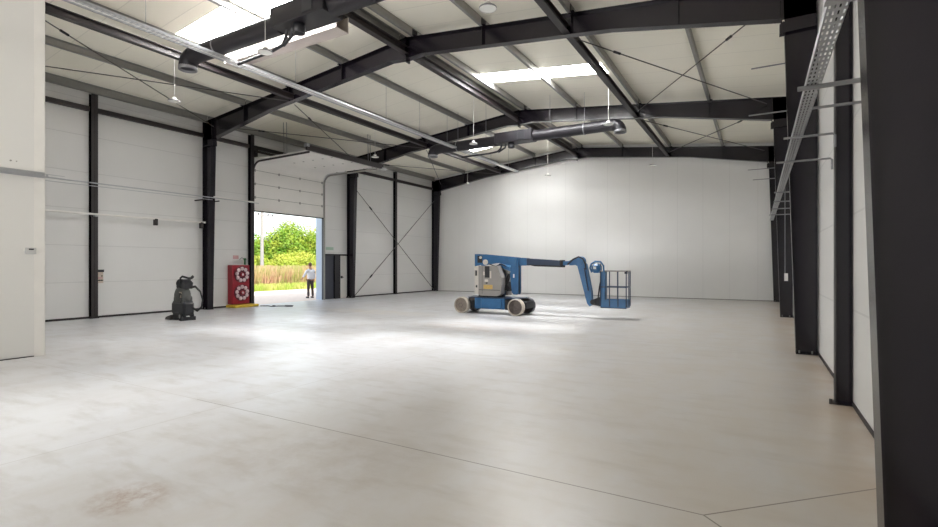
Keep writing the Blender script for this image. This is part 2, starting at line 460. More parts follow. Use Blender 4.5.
# purlins: cold-formed C sections sitting on the rafters
BAYS = [('nearest', F0-4.4, FA), ('middle', FA, FB), ('farthest', FB, FC)]
PD = [(.28,'beside the ridge'), (2.42,'second down from the ridge'), (4.72,'third down from the ridge'), (7.02,'fourth down from the ridge'), (9.22,'along the eave')]
for bn, y0, y1 in BAYS:
    for s in 'LR':
        sx = -1 if s == 'L' else 1
        for d, pl in PD:
            if d > 9 and s == 'R': continue          # hidden behind the right columns
            if bn == 'nearest' and s == 'R' and d > 5: continue
            x = XM + sx*d; zt = roofz(x) - (.005 if d < 9 else .01)
            lab = 'grey steel purlin %s, %s slope, %s roof bay' % (pl, {'L':'left','R':'right'}[s], bn)
            t = thing('roof_purlin', lab, 'purlin', (x, y0, zt-.2), 'grey roof purlins')
            hgt = .20 if d < 9 else .24
            tz = lambda xx: roofz(xx) - .004
            m = MB(); w = .075; th = .006
            a, b = y0+.01, y1-.01
            m.prism([(x-th/2,zt-hgt),(x+th/2,zt-hgt),(x+th/2,tz(x+th/2)),(x-th/2,tz(x-th/2))], 'y', a, b)
            o1 = x+sx*-1*w                             # bottom flange towards the ridge
            m.prism([(x,zt-hgt),(o1,zt-hgt),(o1,zt-hgt+th),(x,zt-hgt+th)], 'y', a, b)
            m.prism([(o1,zt-hgt),(o1-sx*-1*th,zt-hgt),(o1-sx*-1*th,zt-hgt+.022),(o1,zt-hgt+.022)], 'y', a, b)
            m.prism([(x,tz(x)-th),(o1,tz(o1)-th),(o1,tz(o1)),(x,tz(x))], 'y', a, b)
            m.build('section', M['galv'], t)
            if d < 9:
                zr = raft_top(x)+.001
                m = MB().box(x+sx*.004, x+sx*.016, y1-.16, y1+.06, zr, zr+.17)
                m.box(min(x+sx*.004,x+sx*.09), max(x+sx*.004,x+sx*.09), y1-.16, y1-.02, zr, zr+.012)
                m.build('cleat', M['steel'], t)

# longitudinal struts between rafters (dark I sections)
def strut(x, zc, h, w, y0, y1, label, cat='beam'):
    t = thing('roof_strut', label, cat, (x, y0, zc), 'dark struts running between the rafters')
    MB().box(x-.005, x+.005, y0, y1, zc-h/2+.01, zc+h/2-.01).build('web', M['steel_brown'], t)
    MB().box(x-w/2, x+w/2, y0, y1, zc-h/2, zc-h/2+.012).build('bottom_flange', M['steel_brown'], t)
    MB().box(x-w/2, x+w/2, y0, y1, zc+h/2-.012, zc+h/2).build('top_flange', M['steel_brown'], t)
for bn, y0, y1 in BAYS:
    yy0, yy1 = y0+.012, y1-.012
    strut(XM, 7.58, .20, .17, yy0, yy1, 'dark steel strut along the roof ridge in the %s bay' % bn)
    strut(-13.0, 7.07, .18, .16, yy0, yy1, 'dark steel strut under the left roof slope in the %s bay' % bn)
    strut(-3.83, 7.08, .18, .16, yy0, yy1, 'dark steel strut under the right roof slope in the %s bay' % bn)

# roof bracing rods
def rod(a, b, r, label, name='bracing_rod', cat='rod', group='crossed bracing rods', tb=True, m='rod'):
    t = thing(name, label, cat, a, group)
    MB().tube([a, b], r, 6).build('rod', M[m], t)
    if tb:
        A, B = Vector(a), Vector(b); d = B-A
        MB().tube([A+d*.16, A+d*.16+d.normalized()*.22], r*2.2, 8).build('turnbuckle', M['steel'], t)
    return t
for bn, y0, y1 in BAYS:
    ya, yb = y0+.12, y1-.12
    ya2 = ya if bn != 'nearest' else YP+.05
    rod((-17.1, ya2, 6.72+(.10 if bn == 'nearest' else 0)), (-13.1, yb, 6.93), .014, 'thin roof bracing rod, %s bay, left slope, running from eave to strut going away' % bn)
    rod((-13.1, ya2, 6.88+(.17 if bn == 'nearest' else 0)), (-17.1, yb, 6.67), .014, 'thin roof bracing rod, %s bay, left slope, running from strut to eave going away' % bn)
    if bn != 'nearest':
        rod((-3.7, ya, 6.92), (.25, yb, 6.78), .014, 'thin roof bracing rod, %s bay, right slope, running from strut to eave going away' % bn)
        rod((.1, ya, 6.60), (-3.7, yb, 7.18), .014, 'thin roof bracing rod, %s bay, right slope, running from eave to strut going away' % bn)
rod((XL+.21, 18.85, 5.55), (XL+.21, 25.95, .12), .016, 'left wall bracing rod sloping down towards the far corner')
rod((XL+.245, 18.85, .10), (XL+.245, 25.95, 5.65), .016, 'left wall bracing rod rising towards the far corner')

# wall posts and girts
def post(x0, x1, y0, y1, z1, label, name='wall_post'):
    t = thing(name, label, 'post', ((x0+x1)/2, (y0+y1)/2, 0), 'slim dark wall posts')
    xi = x1 if x0 < -10 else x0
    xo = x0 if x0 < -10 else x1
    sx = 1 if xi > xo else -1
    ym = (y0+y1)/2
    MB().box(min(xo,xi), max(xo,xi), ym-.005, ym+.005, .012, z1).build('web', M['steel'], t)
    MB().box(min(xi,xi-sx*.01), max(xi,xi-sx*.01), y0, y1, .012, z1).build('flange', M['steel_brown'], t)
    MB().box(min(xo,xo+sx*.01), max(xo,xo+sx*.01), y0, y1, .012, z1).build('outer_flange', M['steel'], t)
    MB().box(min(x0,x1), max(x0,x1), y0-.03, y1+.03, 0, .012).build('base_plate', M['steel'], t)
    return t
post(XL+.01, XL+.17, 7.41, 7.59, 6.9, 'slim dark post on left wall beside the small notice board')
post(XL+.01, XL+.17, 22.2, 22.36, 6.9, 'slim dark post on left wall where the bracing rods cross')
post(XL+.01, XL+.19, 12.94, 13.10, 6.9, 'dark door post between the red cabinet and the open doorway')
pr = post(XR-.17, XR-.01, 7.28, 7.44, 6.9, 'slim dark post on right wall between the two nearest columns')
m = MB().box(XR-.22, XR-.16, 7.26, 7.38, 0, .02); m.tube([(XR-.215,7.27,.0),(XR-.215,7.27,.06)], .018, 8)
m.build('rusty_foot', M['rod'], pr)
def girt(y0, y1, label):
    t = thing('wall_girt', label, 'girt', (XL+.06, y0, 6.37), 'dark girts high on the left wall')
    MB().box(XL+.003, XL+.12, y0, y1, 6.36, 6.372).box(XL+.112, XL+.12, y0, y1, 6.372, 6.50).box(XL+.003, XL+.12, y0, y1, 6.488, 6.50).build('channel', M['steel_brown'], t)
for y0, y1, lab in [(YP+.02, 7.40, 'between the white office partition and the first slim post'), (7.60, FA-.11, 'between the first slim post and first column'), (FA+.11, 12.93, 'between first column and the door post'),
                    (13.11, FB-.11, 'above the overhead door'), (FB+.11, 22.19, 'right of the side door column'), (22.37, FC-.11, 'in the far left corner')]:
    girt(y0, y1, 'dark girt high on left wall %s' % lab)

# ------------------------------------------------------------------ overhead sectional door
d1 = bpy.data.objects.new('door_1', None); COL.objects.link(d1); d1.location = (XL, DY0, 0); d1['_o'] = (XL, DY0, 0); d1['kind'] = 'structure'
d1['label'] = 'white overhead sectional door, half raised'
xa = XL+.03
zs = [3.86, 4.41, 4.96, 5.51]
for i in range(3):
    m = MB().bbox(xa, xa+.045, DY0+.03, DY1-.03, zs[i]+.001, zs[i+1]-.001, .007)
    p = m.build('door_section', M['doorpanel'], d1)
    MB().box(xa+.045, xa+.048, DY0+.03, DY1-.03, zs[i+1]-.010, zs[i+1]+.008).build('seam', M['galv'], p)
    for yy in (DY0+.1, DY0+1.27, DY0+2.4, DY1-.1):
        MB().box(xa+.045, xa+.06, yy-.03, yy+.03, zs[i+1]-.06, zs[i+1]+.04).build('hinge', M['galv'], p)
# curved part and horizontal sections
path = [(xa, 5.51)]
for k in range(1, 7):
    a = k/6*PI/2
    path.append((xa+.45-.45*math.cos(a), 5.51+.45*math.sin(a)))
m = MB()
for i in range(len(path)-1):
    (x0,z0),(x1,z1) = path[i], path[i+1]
    dx, dz = x1-x0, z1-z0; L = math.hypot(dx,dz); nx, nz = dz/L*.045, -dx/L*.045
    m.prism([(x0,z0),(x1,z1),(x1+nx,z1+nz),(x0+nx,z0+nz)], 'y', DY0+.03, DY1-.03)
m.build('curved_section', M['doorpanel'], d1)
hx = [xa+.45, xa+1.0, xa+1.55, xa+2.1, xa+2.65, xa+3.15]
for i in range(5):
    m = MB().bbox(hx[i]+.001, hx[i+1]-.001, DY0+.03, DY1-.03, 5.915, 5.96, .008)
    p = m.build('door_section', M['doorpanel'], d1)
    for yy in (DY0+.1, DY0+1.27, DY0+2.4, DY1-.1):
        MB().box(hx[i+1]-.03, hx[i+1]+.03, yy-.03, yy+.03, 5.90, 5.914).build('hinge', M['galv'], p)
m = MB()
for y in (DY0-.02, DY1-.0):
    xx = xa+.1
    pts = [(xx, y, .0), (xx, y, 5.42)]
    for k in range(1,7):
        a = k/6*PI/2; pts.append((xx+.40-.40*math.cos(a), y, 5.42+.40*math.sin(a)))
    pts.append((xa+3.3, y, 5.86))
    MB().tube(pts, .04, 6).build('track', M['steel_brown'] if y < 15 else M['galv'], d1)
MB().box(xa+3.2, xa+3.3, DY0-.1, DY1+.45, 5.93, 6.13).build('rear_channel', M['steel_brown'], d1)
MB().box(xa+3.16, xa+3.34, DY0-.14, DY0-.02, 6.05, 6.16).box(xa+3.16, xa+3.34, DY1+.35, DY1+.62, 5.90, 5.98).build('track_end_bracket', M['galvb'], d1)
MB().tube([(xa+.28, DY0-.1, 6.22), (xa+.28, DY1+.1, 6.22)], .055, 12).build('torsion_shaft', M['steel_brown'], d1)
MB().box(xa-.0, xa+.34, DY0-.03, DY0+.01, 6.0, 6.34).build('shaft_bracket', M['steel_brown'], d1)
MB().box(xa-.02, xa+.08, DY0+.0, DY1, 3.82, 3.86).build('bottom_seal', M['steel'], d1)
for (y, x) in ((DY0+.1, -16.0), (DY0+.16, -15.9), (DY1-.1, -14.75), (DY1-.3, -14.7)):
    MB().tube([(x, y, 5.97), (x-.05, y+.02, raft_top(x)+.1)], .012, 6).build('hanger_rod', M['rodg'], d1)
MB().box(XL-.15, XL+.02, DY1-.02, DY1+.0, 0, DZ).build('reveal_lining', M['jamb'], d1)
MB().box(XL-.40, XL-.151, DY1-.015, DY1+.02, 0, DZ).build('outer_reveal', M['jamb'], d1)
MB().box(XL+.002, XL+.08, DY1-.04, DY1+.08, 0, 3.86).build('jamb', M['darkgrey'], d1)
# side door
d2 = bpy.data.objects.new('door_2', None); COL.objects.link(d2); d2.location = (XL, NY0, 0); d2['_o'] = (XL, NY0, 0); d2['kind'] = 'structure'
d2['label'] = 'dark grey side door with a pale panel and black handle'
MB().box(XL-.12, XL-.06, NY0+.0, 17.70, .0, NZ).build('door_leaf', M['darkgrey'], d2)
MB().box(XL-.12, XL+.02, 17.70, 18.08, .0, NZ).build('door_post', M['steel'], d2)
pl = MB().box(XL-.12, XL-.04, 18.08, 18.50, .0, NZ).build('pale_panel', M['doorpanel'], d2)
MB().box(XL-.04, XL+.03, 18.16, 18.22, .98, 1.10).box(XL, XL+.03, 18.16, 18.30, 1.02, 1.05).build('handle', M['blackg'], pl)
MB().box(XL-.01, XL+.06, NY0-.05, 18.62, NZ-.03, NZ+.04).box(XL-.01, XL+.03, NY0-.02, NY0+.03, 0, NZ).build('door_frame', M['steel'], d2)
t = tag(MB().box(XL+.002, XL+.012, 17.14, 17.62, 2.36, 2.50).build('exit_sign', M['lgreen']), 'small pale green sign on left wall above the dark side door', 'sign')

# ------------------------------------------------------------------ pipes and trays
def tray(x0, x1, z, y0, y1, label, h=.05, pitch=.1, name='cable_tray', side_x=None, rail=.012):
    t = thing(name, label, 'cable tray', ((x0+x1)/2, y0, z), None)
    MB().box(x0, x0+rail*.4, y0, y1, z, z+h).build('side_rail', M['galvb'], t)
    MB().box(x1-rail*.4, x1, y0, y1, z, z+h).build('side_rail', M['galvb'], t)
    m = MB(); w = x1-x0
    n = 4
    for k in range(n+1):
        xc = x0 + w*k/n
        m.box(max(x0,xc-w*.075), min(x1,xc+w*.075), y0, y1, z, z+.003)
    y = y0
    while y < y1:
        m.box(x0, x1, y, y+pitch*.35, z-.001, z+.004); y += pitch
    m.build('perforated_base', M['galvb'], t)
    return t
tr = tray(-10.80, -10.58, 6.40, F0-4, 23.4, 'long perforated metal cable tray hung under the left roof slope')
y = -.2
while y < 23.3:
    if abs(y-FA) > .3 and abs(y-FB) > .3:
        MB().tube([(-10.69, y, 6.40), (-10.69, y, roofz(-10.69)-.01)], .005, 5).build('hanger_wire', M['rodg'], tr)
    y += 1.88
MB().tube([(-10.69, F0-4, 6.42), (-10.69, 23.3, 6.42)], .03, 6).build('cable', M['whitep'], tr)
tr = tray(.36, .47, 3.20, 3.62, 20.4, 'long perforated cable tray running along the right wall', h=.06)
m = MB().box(.34, .50, 3.50, 3.62, 3.18, 3.27); m.build('end_bracket', M['galvb'], tr)
def arm(y, x0, z, label, hook=False, x1=XR-.002, r=.014):
    hx_ = .755 if y < 8 else .90
    if abs(y-5.2) < .01: r = .021
    t = thing('tray_rail_bracket', label, 'bracket', (x1, y, z), 'grey rods reaching out from the right wall')
    MB().tube([(x0, y, z), (x1 if not hook else hx_, y, z)] + ([(hx_+.02, y, z-.02), (hx_+.02, y, z-.16)] if hook else []), r, 8).build('rod', M['rodg'], t)
    if hook: pass
    else: MB().box(x1-.02, x1, y-.03, y+.03, z-.04, z+.04).build('wall_plate', M['rodg'], t)
ords = ['nearest', 'second nearest', 'third nearest', 'fourth nearest', 'fifth nearest', 'sixth nearest', 'seventh nearest', 'eighth nearest']
for i, (y, x0, hk) in enumerate([(5.2,.30,False),(5.9,.46,False),(7.15,.27,True),(8.8,.24,True),(12.4,.30,False),(14.2,.33,False),(16.0,.33,False),(17.9,.3,False)]):
    arm(y, x0, 3.18, 'grey rod bracket under the right wall cable tray, %s to the camera' % ords[i], hk)
for i, (y, x0, z) in enumerate([(12.2,-.17,4.83),(12.0,-.12,5.75),(19.6,-.3,4.9),(19.6,-.15,4.55)]):
    arm(y, x0, z, ['pale horizontal rod beyond the second right column, lower of two','thin horizontal rod beyond the second right column, upper of two',
        'thin horizontal rod beyond the third right column, upper of two','thin horizontal rod beyond the third right column, lower of two'][i])
t = thing('conduit', 'thin white conduit with switch box on third right column', 'conduit', (.80, FB-.02, 0))
MB().tube([(.74, FB-.03, 1.3), (.74, FB-.03, 4.2)], .014, 6).build('pipe', M['rodg'], t)
MB().bbox(.72, .82, FB-.08, FB-.008, 1.14, 1.38, .008).build('switch_box', M['whitep'], t)

# left wall pipes
t = thing('wall_pipe', 'pale lower pipe running along the left wall to the first column', 'pipe', (XL+.25, YP, 3.22), 'pipes along the left wall')
MB().tube([(XL+.24, YP+.0, 3.20), (XL+.24, 11.0, 3.20)], .032, 10).build('pipe', M['whitem'], t)
for yy in (9.25, 10.85):
    MB().box(XL+.17, XL+.28, yy-.04, yy+.06, 2.98, 3.2).build('clamp', M['steel_brown'], t)
MB().box(XL, XL+.28, 7.46, 7.54, 3.13, 3.17).build('clamp', M['galvb'], t)
t = thing('wall_cable_tray', 'thin pale upper cable tray running along the left wall to the door post', 'cable tray', (XL+.25, YP, 4.15), 'pipes along the left wall')
MB().tube([(XL+.60, YP, 4.10), (XL+.60, 13.0, 4.10)], .018, 8).build('upper_cable', M['galvb'], t)
MB().tube([(XL+.60, YP, 4.00), (XL+.60, 11.05, 4.02)], .010, 8).build('lower_cable', M['galvb'], t)
for yy in (10.75, 11.3):
    MB().box(XL, XL+.62, yy-.012, yy+.012, 3.98, 4.02).build('support_arm', M['steel_brown'], t)
MB().tube([(XL+.60, 11.1, 4.14), (XL+.60, 13.0, 4.12)], .022, 8).build('end_cable', M['whitem'], t)
# tray on the office partition
t = thing('partition_tray', 'short perforated cable tray fixed across the white office partition', 'cable tray', (XP+.05, 0, 3.27))
MB().box(XP+.001, XP+.008, YR+.2, YP+.0, 3.23, 3.335).build('back_plate', M['galvb'], t)
m = MB().box(XP+.008, XP+.06, YR+.2, YP, 3.245, 3.250)
yy = 1.
while yy < YP+.06:
    m.box(XP+.055, XP+.062, yy, yy+.03, 3.25, 3.30); yy += .06
m.box(XP+.055, XP+.064, YR+.2, YP+.28, 3.295, 3.305).box(XP+.055, XP+.064, YR+.2, YP+.28, 3.245, 3.26)
m.build('slotted_base', M['galvb'], t)
M['stat'] = simple('thermostat_grey', (.50,.50,.49), .4)
t = thing('thermostat', 'small white thermostat on the office partition near its corner', 'thermostat', (XP+.02, 3.79, 1.92))
MB().bbox(XP+.001, XP+.035, 3.71, 3.87, 1.845, 1.955, .008).build('housing', M['stat'], t)
MB().box(XP+.035, XP+.038, 3.76, 3.83, 1.915, 1.94).build('screen', M['blackg'], t)
MB().bbox(XP+.001, XP+.02, 3.69, 3.715, 1.90, 1.95, .004).build('side_clip', M['whitem'], t)
t = tag(MB().cyl((XP+.004, 3.52, 3.47), 'x', .015, .008, 10).cyl((XP+.004, 3.60, 3.47), 'x', .01, .008, 10).build('screw_cap', M['galv']), 'pair of tiny screw caps high on the office partition', 'screws')

# ------------------------------------------------------------------ air ducts with nozzles
def duct(y, zc, label, dx0=0, dx1=0):
    t = thing('air_duct', label, 'air duct', (-8, y, zc), 'black round air ducts')
    x0, x1 = -11.75+dx0, -4.35+dx1
    R = .2
    MB().tube([(x0, y, zc), (-8.8, y, zc)], R, 24).build('duct_pipe', M['duct'], t)
    MB().tube([(-7.3, y, zc), (x1, y, zc)], R, 24).build('duct_pipe', M['duct'], t)
    bx = MB().bbox(-8.82, -7.28, y-.28, y+.28, zc-.17, zc+.23, .015).build('fan_box', M['duct'], t)
    MB().bbox(-7.85, -7.55, y-.30, y-.279, zc-.12, zc+.16, .01).build('access_panel', M['blackg'], bx)
    for s, xe in ((-1, x0), (1, x1)):
        pts = [(xe, y, zc)]
        for k in range(1, 7):
            a = k/6*PI/2; pts.append((xe+s*.25*math.sin(a), y, zc-.25+.25*math.cos(a)))
        e = MB().tube(pts, R*1.04, 24, caps=False).build('elbow', M['duct'], t)
        c = (pts[-1][0], y, pts[-1][2])
        MB().lathe([(R*1.04,.03),(R*1.06,.0),(R*1.06,-.06),(R*.92,-.06),(R*.86,.0)], c).build('nozzle', M['rodg'], e)
        MB().lathe([(R*.90,-.01),(.08,.02),(.0,.02)], c).build('nozzle_core', M['blackg'], e)
        MB().lathe([(R*1.03,-.02),(R*1.06,-.02),(R*1.06,.02),(R*1.03,.02)], (xe-s*1.0, y, zc), 'x').build('joint_band', M['rodg'], t)
        for xx in (xe-s*1.0, xe-s*2.3):
            MB().tube([(xx, y, zc+R), (xx, y, roofz(xx)-.01)], .006, 5).build('hanger_wire', M['rodg'], t)
    # central outlet under the fan box
    c = (-8.2, y-.05, zc-.24)
    MB().lathe([(.02,.08),(.12,.08),(.13,.0),(.13,-.11),(.11,-.12),(.09,-.06),(0,-.06)], c).build('outlet', M['blackg'], t)
    MB().tube([(-8.62,y+.0,zc-.16),(-8.68,y+.02,zc-.30),(-8.85,y+.08,zc-.40),(-9.3,y+.15,zc-.42),(-10.0,y+.2,zc-.41),(-10.6,y+.25,zc-.40)], .035, 8).tube([(-8.45,y+.0,zc-.16),(-8.50,y+.02,zc-.30),(-8.8,y+.06,zc-.43)], .035, 8).build('hose', M['blackg'], t)
    return t
duct(7.2, 6.78, 'black round air duct with end nozzle crossing under the nearest skylight', -.22, 0)
duct(17.45, 6.50, 'black round air duct hung in front of the middle frame, white nozzle at right end', .12, .0)
t = thing('white_trunking', 'long white square trunking with open end behind the near air duct', 'trunking', (-10, 8.55, 7.12))
m = MB(); X0_, X1_ = -12.5, -8.36
m.box(X0_, X1_, 8.36, 8.375, 7.10, 7.50).box(X0_, X1_, 8.745, 8.76, 7.10, 7.50).box(X0_, X1_, 8.375, 8.745, 7.10, 7.115).box(X0_, X1_, 8.375, 8.745, 7.485, 7.50)
m.build('casing', M['trunk'], t)
for xx in (-11.5, -8.7):
    MB().tube([(xx, 8.55, 7.50), (xx, 8.55, roofz(xx)-.01)], .008, 5).build('hanger_wire', M['rodg'], t)

# ------------------------------------------------------------------ pendant lamps
def lamp(x, y, z, label):
    t = thing('pendant_lamp', label, 'lamp', (x, y, z), 'round pendant high bay lamps')
    R = .155
    MB().lathe([(.0,.085),(.055,.085),(.06,.03),(R*.9,.012),(R,.0),(R,-.02),(R*.93,-.025),(R*.9,-.012)], (x,y,z)).build('housing', M['whitem'], t)
    MB().lathe([(R*.9,-.013),(.0,-.018)], (x,y,z)).build('lens', M['lens'], t)
    MB().lathe([(R*1.0,-.024),(R*1.02,-.005),(R*.97,.006)], (x,y,z)).build('rim', M['rodg'], t)
    zt = roofz(x)-.006
    MB().tube([(x,y,z+.085),(x,y,zt)], .007, 6).build('cord', M['whitem'], t)
for (x, y, z, lab) in [
    (-13.7, 7.7, 6.10, 'white pendant lamp hanging below the left end of the near air duct'),
    (-9.06, 7.0, 6.18, 'white pendant lamp hanging just below the box of the near air duct'),
    (-4.08, 7.7, 6.14, 'round pendant lamp at the top middle of the photo above the nearest rafter'),
    (-13.7, 15.9, 6.12, 'white pendant lamp beside the tail end of the raised door'),
    (-9.02, 15.9, 6.10, 'white pendant lamp hanging before the left part of the middle air duct'),
    (-4.10, 15.9, 6.12, 'white pendant lamp hanging before the right end of the middle air duct'),
    (-13.7, 23.5, 6.06, 'small far pendant lamp nearest the far left corner'),
    (-9.07, 23.5, 6.11, 'small far pendant lamp against the back wall under the ridge'),
    (-4.09, 23.5, 6.13, 'small far pendant lamp against the right part of the back wall')]:
    lamp(x, y, z, lab)

# ------------------------------------------------------------------ notice board, cabinet
t = thing('notice_board', 'small notice board with dark header on left wall beside the first slim post', 'notice board', (XL, 7.7, 1.3))
MB().box(XL+.001, XL+.012, 7.60, 7.80, 1.08, 1.50).build('backing', M['beige'], t)
MB().box(XL+.012, XL+.03, 7.595, 7.815, 1.42, 1.50).build('header', M['blackg'], t)
m = MB()
for yy in (7.63, 7.69, 7.75): m.cyl((XL+.014, yy, 1.165), 'x', .024, .008, 10)
for yy in (7.62, 7.76): m.cyl((XL+.014, yy, 1.30), 'x', .022, .008, 10)
m.box(XL+.012, XL+.016, 7.60, 7.80, 1.15, 1.18)
m.build('symbols', M['blackg'], t)
MB().box(XL+.012, XL+.016, 7.62, 7.78, 1.22, 1.26).build('band', M['cardred'], t)

t = thing('fire_hose_cabinet', 'red steel cabinet with two round hose reels beside the doorway', 'cabinet', (XL+.15, 12.42, .12))
cx1 = XL+.30
MB().bbox(XL+.002, cx1, 12.05, 12.80, .12, 1.64, .012).build('body', M['red'], t)
for zc, in ((1.27,), (.56,)):
    yc = 12.44
    MB().cyl((cx1+.02, yc, zc), 'x', .32, .04, 32).build('reel_disc', M['reeld'], t)
    m = MB()
    for k in range(9):
        a = 2*PI*k/9 + .2
        m.blob((cx1+.055, yc+.228*math.cos(a), zc+.228*math.sin(a)), .03, .078, .078, 8, 6)
    m.build('hose_coil', M['reelw'], t)
    MB().cyl((cx1+.06, yc, zc), 'x', .085, .06, 16).build('reel_hub', M['red'], t)
    MB().blob((cx1+.09, yc, zc+.0), .02, .045, .05, 8, 6).build('hub_cap', M['reelw'], t)
t = thing('extinguisher_valve', 'small dark green valve above the red cabinet', 'valve', (XL+.1, 12.72, 1.66))
MB().cyl((XL+.15, 12.70, 1.75), 'z', .035, .19, 10).blob((XL+.15, 12.70, 1.87), .06, .05, .05).build('valve_body', M['green'], t)
MB().tube([(XL+.15,12.70,1.87),(XL+.17,12.55,1.93),(XL+.17,12.45,1.86)], .014, 6).build('valve_lever', M['black'], t)
tag(MB().box(XL+.002, XL+.01, 12.28, 12.52, 1.88, 2.02).build('wall_notice', M['cardred']), 'small pale red notice on the wall above the red cabinet', 'sign')
t = thing('yellow_tray', 'yellow floor tray lying under the red cabinet', 'tray', (-17.2, 12.5, 0))
MB().bbox(XL+.04, XL+.62, 11.95, 13.0, 0, .10, .02).build('tray_body', M['yellow'], t)
t = thing('floor_cable', 'thin dark cable lying on the floor before the doorway', 'cable', (-16.6, 13.3, 0))
pts = [(-17.15,13.02,.015),(-16.9,13.2,.015),(-16.6,13.1,.015),(-16.5,13.35,.015),(-16.3,13.45,.015),(-16.0,13.4,.015),(-15.9,13.55,.015),(-16.1,13.75,.015),(-16.4,13.6,.015)]
MB().tube(pts, .018, 6).build('cord', M['rod'], t)
MB().bbox(-16.62,-16.5,13.16,13.24,0,.05,.01).build('plug', M['black'], t)

# ------------------------------------------------------------------ floor scrubber
SX, SY = -14.86, 8.62
t = thing('floor_scrubber', 'black walk-behind floor scrubber standing by the left wall', 'floor scrubber', (SX, SY, 0))
m = MB()   # lower body, seen from its left side; front towards -x
m.bbox(SX-.54, SX+.48, SY-.28, SY+.28, .13, .54, .09)
m.build('chassis', M['blackg'], t)
prof = [(-.50,.52),(.44,.52),(.40,.60),(.16,.80),(.05,.90),(-.15,.96),(-.34,.90),(-.48,.72)]
m = MB().blob((SX-.06, SY, .66), .47, .30, .30, 20, 14).bbox(SX-.40, SX+.36, SY-.25, SY+.25, .45, .66, .05)
m.build('recovery_tank', M['tank'], t)
MB().bbox(SX-.26, SX+.14, SY-.2, SY+.2, .86, .98, .04).build('lid', M['black'], t)
MB().prism([(SX+.02,.92),(SX+.38,.86),(SX+.44,1.02),(SX+.16,1.12)], 'y', SY-.2, SY+.2).build('control_panel', M['blackg'], t)
MB().blob((SX-.12, SY-.05, 1.0), .20, .20, .13, 16, 10).build('vacuum_motor', M['black'], t)
MB().tube([(SX+.10,SY-.22,1.02),(SX+.16,SY-.25,1.15),(SX+.32,SY-.25,1.20),(SX+.46,SY-.20,1.18),(SX+.52,SY-.08,1.15),(SX+.52,SY+.08,1.15),(SX+.46,SY+.20,1.18),(SX+.32,SY+.25,1.20),(SX+.16,SY+.25,1.15),(SX+.10,SY+.22,1.02)], .030, 8).build('handle', M['black'], t)
MB().tube([(SX+.36,SY+.10,.90),(SX+.58,SY+.22,.92),(SX+.80,SY+.32,.78),(SX+.92,SY+.36,.56),(SX+.86,SY+.34,.36),(SX+.66,SY+.26,.26),(SX+.44,SY+.16,.34)], .034, 8).build('suction_hose', M['black'], t)
MB().tube([(SX+.1,SY-.26,.62),(SX+.2,SY-.29,.74),(SX+.33,SY-.29,.70),(SX+.33,SY-.27,.58),(SX+.2,SY-.26,.5)], .022, 8).build('drain_hose', M['blackg'], t)
MB().box(SX+.06, SX+.28, SY-.262, SY-.25, .62, .78).build('label_panel', M['beige'], t)
for dx in (.22,):
    for dy in (-.27, .27):
        w = MB().cyl((SX+dx, SY+dy, .12), 'y', .12, .07, 20).build('wheel', M['black'], t)
        MB().cyl((SX+dx, SY+dy*1.15, .12), 'y', .05, .03, 12).build('hubcap', M['galv'], w)
MB().cyl((SX-.30, SY, .08), 'z', .28, .14, 24).build('brush_head', M['black'], t)
MB().prism([(SX-.98,.0),(SX-.55,.0),(SX-.50,.14),(SX-.92,.07)], 'y', SY-.3, SY+.3).build('splash_skirt', M['rod'], t)
MB().box(SX+.34, SX+.40, SY-.36, SY+.36, 0, .10).build('squeegee', M['black'], t)

t.scale = (.66, .62, 1.09)
# ------------------------------------------------------------------ boom lift
LY0, LY1 = 14.72, 15.64; LYc = 15.3
t = thing('boom_lift', 'blue articulated boom lift with grey cover standing in the middle of the hall', 'boom lift', (-7.8, LYc, 0))
for x, st in ((-8.80, 0), (-6.77, 0)):
    for y in (LY0+.02, LY1-.02):
        near = y < LYc
        R = .275; sy = -1 if near else 1
        m = MB().lathe([(R*.88,-.11),(R*.95,-.112),(R,-.085),(R,.085),(R*.95,.112),(R*.88,.11),(R*.85,.06),(R*.85,-.06),(R*.88,-.11)], (x, y, R), 'y', 36)
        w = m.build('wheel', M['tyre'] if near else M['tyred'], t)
        if not near: w['label'] = 'dark tyred wheel'
        mm = MB().lathe([(R*.87,sy*.07),(R*.72,sy*.05),(R*.66,sy*.085),(R*.40,sy*.05),(R*.30,sy*.10),(R*.16,sy*.11),(0,sy*.11)], (x, y, R), 'y', 28)
        mm.lathe([(R*.86,-sy*.07),(0,-sy*.07)], (x, y, R), 'y', 28)
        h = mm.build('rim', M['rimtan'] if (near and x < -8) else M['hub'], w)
        mm = MB()
        for k in range(6):
            a = 2*PI*k/6
            mm.cyl((x+math.cos(a)*R*.25, y+sy*.105, R+math.sin(a)*R*.25), 'y', .016, .03, 6)
        mm.build('wheel_nuts', M['hub'], w)
ch = MB().bbox(-8.36, -7.22, LY0+.08, LY1-.08, .17, .55, .02).build('chassis', M['blue'], t)
MB().bbox(-8.08, -7.32, LY0+.02, LY0+.1, .2, .53, .02).build('battery_cover', M['blue'], ch)
MB().bbox(-8.62, -8.40, LY0+.18, LY1-.18, .18, .42, .02).bbox(-8.9,-8.62, LY0+.14, LY1-.14, .22,.34,.02).build('axle', M['black'], t)
MB().bbox(-7.22, -7.10, LY0+.1, LY1-.1, .16, .50, .015).bbox(-7.1, -6.5, LY0+.2, LY1-.1, .22, .44, .02).build('drive_axle', M['black'], t)
MB().box(-8.6, -6.7, LY0+.06, LY1-.06, .53, .56).build('deck', M['bluedark'], t)
MB().cyl((-7.95, LYc, .60), 'z', .46, .09, 32).build('slew_ring', M['black'], t)
